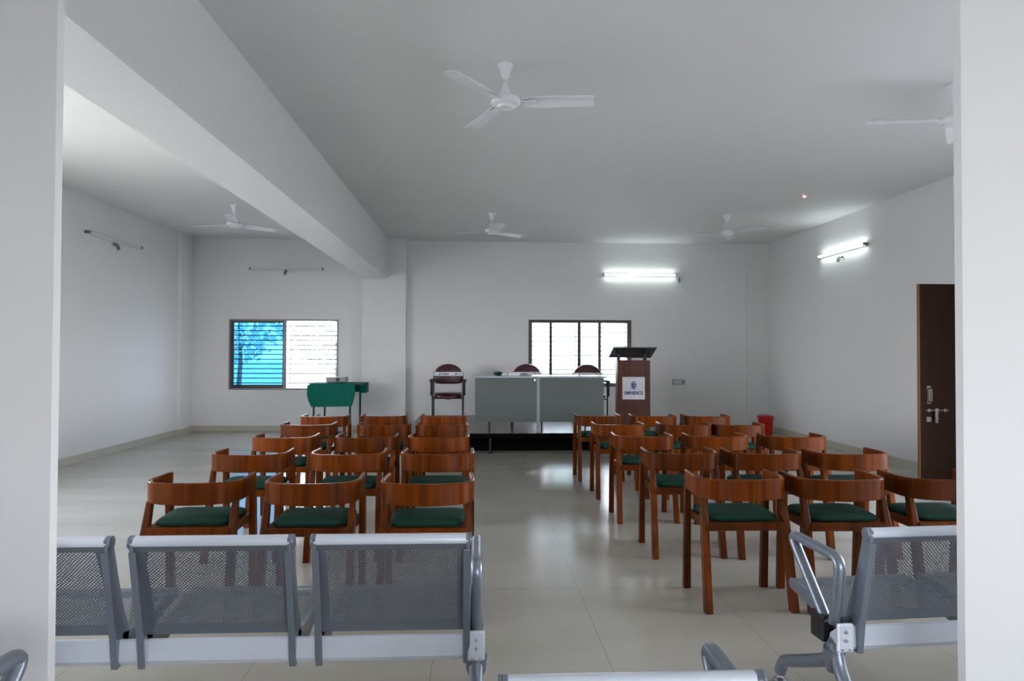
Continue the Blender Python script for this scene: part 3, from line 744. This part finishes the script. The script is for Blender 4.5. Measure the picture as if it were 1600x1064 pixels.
# ------------------------------------------------------------------ green-covered table with projector
GY = 11.15
zt = ony(515, 599, GY).z; gx0 = ony(480, 600, GY).x; gx1 = ony(571, 600, GY+.25).x; gxm = ony(555, 600, GY).x
root = thing('side_table', 'black metal table under green cloth below the left window', 'table', ((gx0+gx1)/2, GY, 0))
ox = root.location.x
b = NB(); box(b, gx0-ox+.03, gx1-ox-.03, .03, .52, zt-.035, zt-.006); obj('table_top', b, 'blackmetal', root)
for x, y in ((ony(489, 640, GY).x-ox, .05), (ony(546, 640, GY).x-ox, .05), (ony(507, 640, GY+.45).x-ox, .47), (ony(561, 640, GY+.3).x-ox, .40)):
    b = NB(); box(b, x-.014, x+.014, y-.014, y+.014, 0, zt-.036); obj('leg', b, 'blackmetal', root)
b = NB(); box(b, ony(489, 640, GY).x-ox+.015, ony(546, 640, GY).x-ox-.015, .04, .06, .34, .36); box(b, ony(489, 640, GY).x-ox, ony(489, 640, GY).x-ox+.02, .065, .455, .34, .36)
obj('crossbar', b, 'blackmetal', root)
b = NB(); box(b, gx0-ox, gx1-ox, 0, .55, zt-.004, zt, bev=.001)
dr = ony(515, 636, GY).z; dd = zt-dr; xa, xb = gx0-ox, gxm-ox
def sheet(pts, th=.004):   # thin cloth piece in the XZ direction with thickness in Y
    loft(b, [[(x, y, z) for x, y, z in pts], [(x, y+th, z) for x, y, z in pts]])
sheet([(xa+.06, -.006, zt), (xb, -.006, zt), (xb, -.010, zt-dd*.45), (xb-.02, -.014, zt-dd*.72), (xb-.05, -.012, zt-dd*.97), (xa+.07, -.012, zt-dd), (xa+.02, -.014, zt-dd*.72), (xa, -.010, zt-dd*.5), (xa, -.008, zt-.035)])
dd2 = zt-ony(565, 614, GY+.25).z
loft(b, [[(gx1-ox, y, zt), (gx1-ox, y, zt-dd2), (gx1-ox+.004, y, zt-dd2), (gx1-ox+.004, y, zt)] for y in (.25, .55)])
sheet([(xb+.02, .25, zt), (gx1-ox, .25, zt), (gx1-ox, .25, zt-dd2), (xb+.02, .25, zt-dd2)])
sheet([(xa+.02, .55, zt), (gx1-ox, .55, zt), (gx1-ox, .55, zt-dd2), (xa+.02, .55, zt-dd2)])
cl = obj('tablecloth', b, 'cloth'); cl.location = (ox, GY, 0); tag(cl, 'green tablecloth draped over small table by left window', 'tablecloth')
a, c = ony(509, 598, GY+.15), ony(540, 598, GY+.15)
root = thing('projector', 'small grey and white projector on the green tablecloth', 'projector', ((a.x+c.x)/2, GY+.15, zt))
w = (c.x-a.x)/2
b = NB(); box(b, -w, w, 0, .24, .012, .095, bev=.01); obj('body', b, 'wingrey', root)
b = NB(); tube(b, [(w*.2, -.012, .055), (w*.2, .005, .055)], .03, 18); obj('lens', b, 'black', root, smooth=40)
for xx, yy in ((-w+.03, .03), (w-.03, .03), (0, .2)):
    b = NB(); tube(b, [(xx, yy, 0), (xx, yy, .013)], .012, 10); obj('foot', b, 'black', root)
b = NB(); tube(b, smoothpath([(0, 0, .006), (.06, -.04, .006), (.14, .02, .006), (.20, -.03, .006), (.27, .03, .006)], .04), .006, 8)
cbl = obj('cable', b, 'black'); cbl.location = (a.x+.18, GY+.10, zt); tag(cbl, 'black cable lying on green tablecloth beside projector', 'cable')

# ------------------------------------------------------------------ red bin
p = onz(1196, 675, 0)
px, py = atd(1196, 11.75)
root = thing('waste_bin', 'red plastic waste bin standing in the far right corner', 'bin', (px, min(py, YF-.25), 0))
b = NB(); lathe(b, [(.105, 0), (.11, .01), (.128, .30), (.137, .305), (.137, .325), (.130, .325), (.122, .29), (.10, .015), (.01, .012)], 28); obj('bucket', b, 'red', root, smooth=40)
b = NB(); tube(b, [(.139*math.cos(A), .139*math.sin(A)*.9, .30+.045*math.sin(A)) for A in [PI*i/16 for i in range(17)]], .0035, 6); obj('handle', b, 'red', root, smooth=50)

# ------------------------------------------------------------------ outdoors
b = NB(); box(b, -90, 90, YF+.25, 140, -.6, -.5); g = struct('ground', b, 'ground')
b = NB(); box(b, -90, XL-.25, -60, YF+.2, -.6, -.5); box(b, XL-.25, XR+.25, -60, -3.45, -.6, -.5); box(b, XL-.25, XLOB-.25, -3.45, YN0-.05, -.6, -.5)
struct('ground_2', b, 'ground')
b = NB(); box(b, XR+.25, 90, -60, YF+.2, -.6, -.5); struct('ground_3', b, 'darkground')
def tree(x, y, h, s, seed, label):
    rnd = random.Random(seed); root = thing('tree', label, 'tree', (x, y, -.5), 0, 'trees outside the far windows')
    b = NB(); tube(b, [(0, 0, 0), (.1, 0, h*.3), (.0, .1, h*.6)], [.11, .08, .05], 10); obj('trunk', b, 'bark', root, smooth=60)
    b = NB()
    for k in range(900):
        u = Vector((rnd.gauss(0, 1), rnd.gauss(0, 1), rnd.gauss(0, 1))).normalized()*rnd.uniform(.3, 1)**.5
        c_ = Vector((u.x*s, u.y*s, h*.65+u.z*h*.38)); r = rnd.uniform(.10, .22)
        e1 = Vector((rnd.gauss(0, 1), rnd.gauss(0, 1), rnd.gauss(0, 1))).normalized(); e2 = e1.orthogonal().normalized()
        vs = [b.verts.new(c_+e1*r), b.verts.new(c_+e2*r*.5), b.verts.new(c_-e1*r), b.verts.new(c_-e2*r*.5)]; b.faces.new(vs)
    obj('crown', b, 'leaf', root)
tree(-9.3, 27, 5.2, 1.9, 1, 'leafy tree seen through the blue pane of left window')
tree(-7.0, 34, 4.0, 2.2, 2, 'lower leafy tree behind the blue pane, right of taller one')
#tree(4.4, 40, 4.0, 2.6, 3, 'leafy tree seen faintly through the window behind desk')

# ------------------------------------------------------------------ light
w = bpy.data.worlds.new('sky'); scene.world = w; w.use_nodes = True
N, L = w.node_tree.nodes, w.node_tree.links; bg = N['Background']
tc = N.new('ShaderNodeTexCoord'); sp = N.new('ShaderNodeSeparateXYZ'); L.new(tc.outputs['Generated'], sp.inputs[0])
rp = N.new('ShaderNodeValToRGB'); L.new(sp.outputs['Z'], rp.inputs['Fac'])
rp.color_ramp.elements[0].position = 0; rp.color_ramp.elements[0].color = (.965, .97, 1, 1)
rp.color_ramp.elements[1].position = .6; rp.color_ramp.elements[1].color = (.66, .79, 1, 1)
L.new(rp.outputs['Color'], bg.inputs['Color']); bg.inputs['Strength'].default_value = 7.0
sd = bpy.data.lights.new('sun', 'SUN'); sd.energy = 9; sd.angle = math.radians(1); sd.color = (1, .93, .82)
so = bpy.data.objects.new('sun', sd); C.objects.link(so)
so.rotation_euler = Vector((.35, -.08, -1)).to_track_quat('-Z', 'Y').to_euler()
def portal(loc, look, sx_, sy_):
    d = bpy.data.lights.new('window_portal', 'AREA'); d.shape = 'RECTANGLE'; d.size = sx_; d.size_y = sy_; d.cycles.is_portal = True
    o = bpy.data.objects.new('window_portal', d); C.objects.link(o); o.location = loc
    o.rotation_euler = Vector(look).to_track_quat('-Z', 'Z').to_euler()
for W in (W1, W2): portal(((W[0]+W[1])/2, YF+.22, (W[2]+W[3])/2), (0, -1, 0), W[1]-W[0], W[3]-W[2])
for W in LW: portal((XL-.22, (W[0]+W[1])/2, (W[2]+W[3])/2), (1, 0, 0), W[1]-W[0], W[3]-W[2])
for W in RW: portal((XR+.22, (W[0]+W[1])/2, (W[2]+W[3])/2), (-1, 0, 0), W[1]-W[0], W[3]-W[2])
for W in NW: portal(((W[0]+W[1])/2, YN0-.02, (W[2]+W[3])/2), (0, 1, 0), W[1]-W[0], W[3]-W[2])
for W in BW: portal(((W[0]+W[1])/2, -3.42, (W[2]+W[3])/2), (0, 1, 0), W[1]-W[0], W[3]-W[2])
